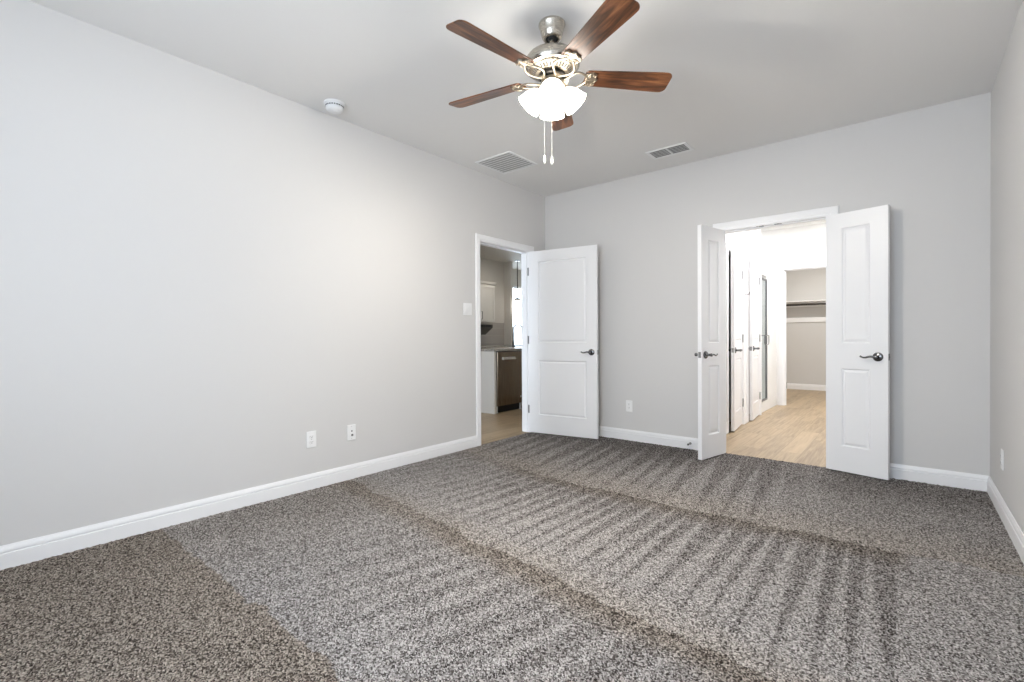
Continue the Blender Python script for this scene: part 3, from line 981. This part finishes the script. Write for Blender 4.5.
for k, (lx, ly, ln) in enumerate(((-0.042, 0.0, 0.350), (0.0, 0.030, 0.340))):
    ca, sa = math.cos(yaw), math.sin(yaw)
    px, py = lx * ca - ly * sa, lx * sa + ly * ca
    ch = MB()
    ch.tube([(px, py, -0.375), (px, py, -0.69)], 0.0008, 8)
    for i in range(62):
        ch.lathe([(0.0, -0.0014), (0.0015, 0.0), (0.0, 0.0014)], 6, Matrix.Translation((px, py, -0.38 - i * 0.005)))
    ch = ch.build('pull_chain', 'chain', fan, smooth=60)
    z = -0.69 - 0.006 * (1 - k)
    MB().lathe([(0.0, 0.004), (0.003, 0.002), (0.005, -0.008), (0.0075, -0.022), (0.0075, -0.028), (0.005, -0.038), (0.003, -0.042), (0, -0.043)], 16, Matrix.Translation((px, py, z))).build('pull', 'chain', ch, smooth=50)

# ------------------------------------------------------------------ ceiling fittings
sd = empty('smoke_detector', (0.185, -2.80, H))
tag(sd, 'round white smoke detector on the ceiling near the left wall', 'smoke detector')
MB().lathe([(0.072, 0), (0.072, -0.010), (0.068, -0.014), (0.0, -0.014)], 40).build('mounting_plate', 'plastic', sd, smooth=35)
cv = MB().lathe([(0.064, -0.014), (0.064, -0.017), (0.062, -0.019), (0.060, -0.038), (0.055, -0.048), (0.044, -0.055), (0.0, -0.057)], 40).build('cover', 'plastic', sd, smooth=35)
m = MB()
for k in range(24):
    if 3 < k < 9:
        continue
    m.box(0.0615, 0.0626, -0.005, 0.005, -0.030, -0.022, Matrix.Rotation(2 * PI * k / 24, 4, 'Z'))
m.build('sounder_slots', 'slot', cv)
MB().lathe([(0.011, -0.054), (0.011, -0.058), (0.0, -0.059)], 18, Matrix.Translation((0.02, 0.01, 0))).build('test_button', 'plastic', sd, smooth=35)


def frame_ring(x, y, b, z0, z1):
    m = MB()
    m.box(-x, x, -y, -y + b, z0, z1).box(-x, x, y - b, y, z0, z1).box(-x, -x + b, -y + b, y - b, z0, z1).box(x - b, x, -y + b, y - b, z0, z1)
    return m


rg = empty('return_air_grille', (0.362, -1.132, H))
tag(rg, 'large square white return air grille on the ceiling', 'air grille')
frame_ring(0.212, 0.212, 0.022, -0.008, 0).build('frame', 'plastic', rg, bevel=0.002)
MB().box(-0.19, 0.19, -0.19, 0.19, -0.0015, 0).build('backing', 'duct_light', rg)
m = MB()
for k in range(9):
    y = -0.168 + k * 0.336 / 8
    m.box(-0.19, 0.19, -0.0115, 0.0115, -0.0007, 0.0007, Matrix.Translation((0, y, -0.0085)) @ Matrix.Rotation(R(8), 4, 'X'))
m.build('louvers', 'plastic', rg)
sv = empty('supply_register', (1.66, -0.415, H))
tag(sv, 'small rectangular white supply register on the ceiling near the far wall', 'air vent')
frame_ring(0.182, 0.106, 0.026, -0.007, 0).build('frame', 'plastic', sv, bevel=0.002)
MB().box(-0.156, 0.156, -0.08, 0.08, -0.0015, 0).build('backing', 'duct', sv)
MB().box(-0.007, 0.007, -0.08, 0.08, -0.007, -0.0015).build('divider', 'plastic', sv)
for s in (-1, 1):
    m = MB()
    for k in range(5):
        y = -0.064 + k * 0.032
        m.box(-0.073, 0.073, -0.009, 0.009, -0.0007, 0.0007, Matrix.Translation((s * 0.0815, y, -0.009)) @ Matrix.Rotation(R(14), 4, 'X'))
    m.build('louvers', 'plastic', sv)


# ------------------------------------------------------------------ wall plates
def wall_plate(name, loc, rz, wd_, ht, label, cat, group=None):
    """plate centred at loc, facing local -y."""
    r = empty(name, loc, rz)
    tag(r, label, cat, group)
    MB().box(-wd_ / 2, wd_ / 2, -0.006, 0, -ht / 2, ht / 2).build('plate', 'plastic', r, bevel=0.003)
    return r


def duplex(loc, rz, label):
    r = wall_plate('power_outlet', loc, rz, 0.073, 0.118, label, 'outlet', 'power outlets')
    for s in (-1, 1):
        z = s * 0.0195
        rc = MB().prism([(0.0165 * math.cos(a), max(-0.0135, min(0.0135, 0.0165 * math.sin(a)))) for a in [2 * PI * k / 28 for k in range(28)]], 0, 0.003,
                        Matrix.Translation((0, -0.006, z)) @ Matrix.Rotation(PI / 2, 4, 'X')).build('receptacle', 'plastic', r)
        m = MB()
        m.box(-0.0075, -0.0055, -0.0096, -0.0088, z - 0.001, z + 0.008).box(0.0055, 0.0075, -0.0096, -0.0088, z, z + 0.007)
        m.lathe([(0.0026, 0), (0.0026, 0.0008), (0, 0.0008)], 10, Matrix.Translation((0, -0.0088, z - 0.006)) @ Matrix.Rotation(PI / 2, 4, 'X'))
        m.build('slots', 'slot', rc)
    MB().lathe([(0.003, 0), (0.003, 0.001), (0, 0.0013)], 10, Matrix.Translation((0, -0.006, 0)) @ Matrix.Rotation(PI / 2, 4, 'X')).build('screw', 'screw', r)
    return r


duplex((0, -2.898, 0.362), R(90), 'white duplex power outlet on the left wall, beside the jack plate')
duplex((1.064, 0, 0.362), 0, 'white power outlet low on the far wall between the two doorways')
duplex((W, -0.58, 0.345), R(-90), 'white power outlet low on the right wall near the corner')
jp = wall_plate('jack_plate', (0, -2.577, 0.362), R(90), 0.073, 0.118, 'white wall plate with a round dark jack, low on the left wall', 'jack plate')
m = MB().lathe([(0.0085, 0), (0.0085, 0.004), (0.005, 0.004), (0.005, 0.009), (0.0, 0.009)], 18, Matrix.Translation((0.004, -0.006, -0.020)) @ Matrix.Rotation(PI / 2, 4, 'X'))
m.build('coax_jack', 'rubber', jp)
MB().box(-0.004, 0.007, -0.0068, -0.0058, 0.006, 0.016).build('data_jack', 'slot', jp)
for z in (-0.046, 0.046):
    MB().lathe([(0.003, 0), (0.003, 0.001), (0, 0.0013)], 10, Matrix.Translation((0, -0.006, z)) @ Matrix.Rotation(PI / 2, 4, 'X')).build('screw', 'screw', jp)
ls = wall_plate('light_switch', (0, -1.308, 1.363), R(90), 0.117, 0.117, 'white double light switch beside the kitchen doorway', 'light switch')
for x in (-0.023, 0.023):
    MB().sweep([[(x - 0.016, -0.006, -0.033), (x - 0.016, -0.0095, -0.033), (x - 0.016, -0.0068, 0.0), (x - 0.016, -0.0078, 0.033), (x - 0.016, -0.006, 0.033)],
                [(x + 0.016, -0.006, -0.033), (x + 0.016, -0.0095, -0.033), (x + 0.016, -0.0068, 0.0), (x + 0.016, -0.0078, 0.033), (x + 0.016, -0.006, 0.033)]]).build('rocker', 'plastic', ls)

# rigid door stop on the skirting
ds = empty('door_stop', (1.70, -0.015, 0.062))
tag(ds, 'small grey door stop on the baseboard left of the double doorway', 'door stop')
RX = Matrix.Rotation(PI / 2, 4, 'X')
MB().lathe([(0.012, 0), (0.012, 0.004), (0.005, 0.008), (0.005, 0.055), (0.0, 0.055)], 16, RX).build('stem', 'hinge', ds, smooth=40)
MB().lathe([(0.009, 0.053), (0.0095, 0.058), (0.0095, 0.066), (0.006, 0.070), (0.0, 0.070)], 16, RX).build('rubber_tip', 'rubber', ds, smooth=40)
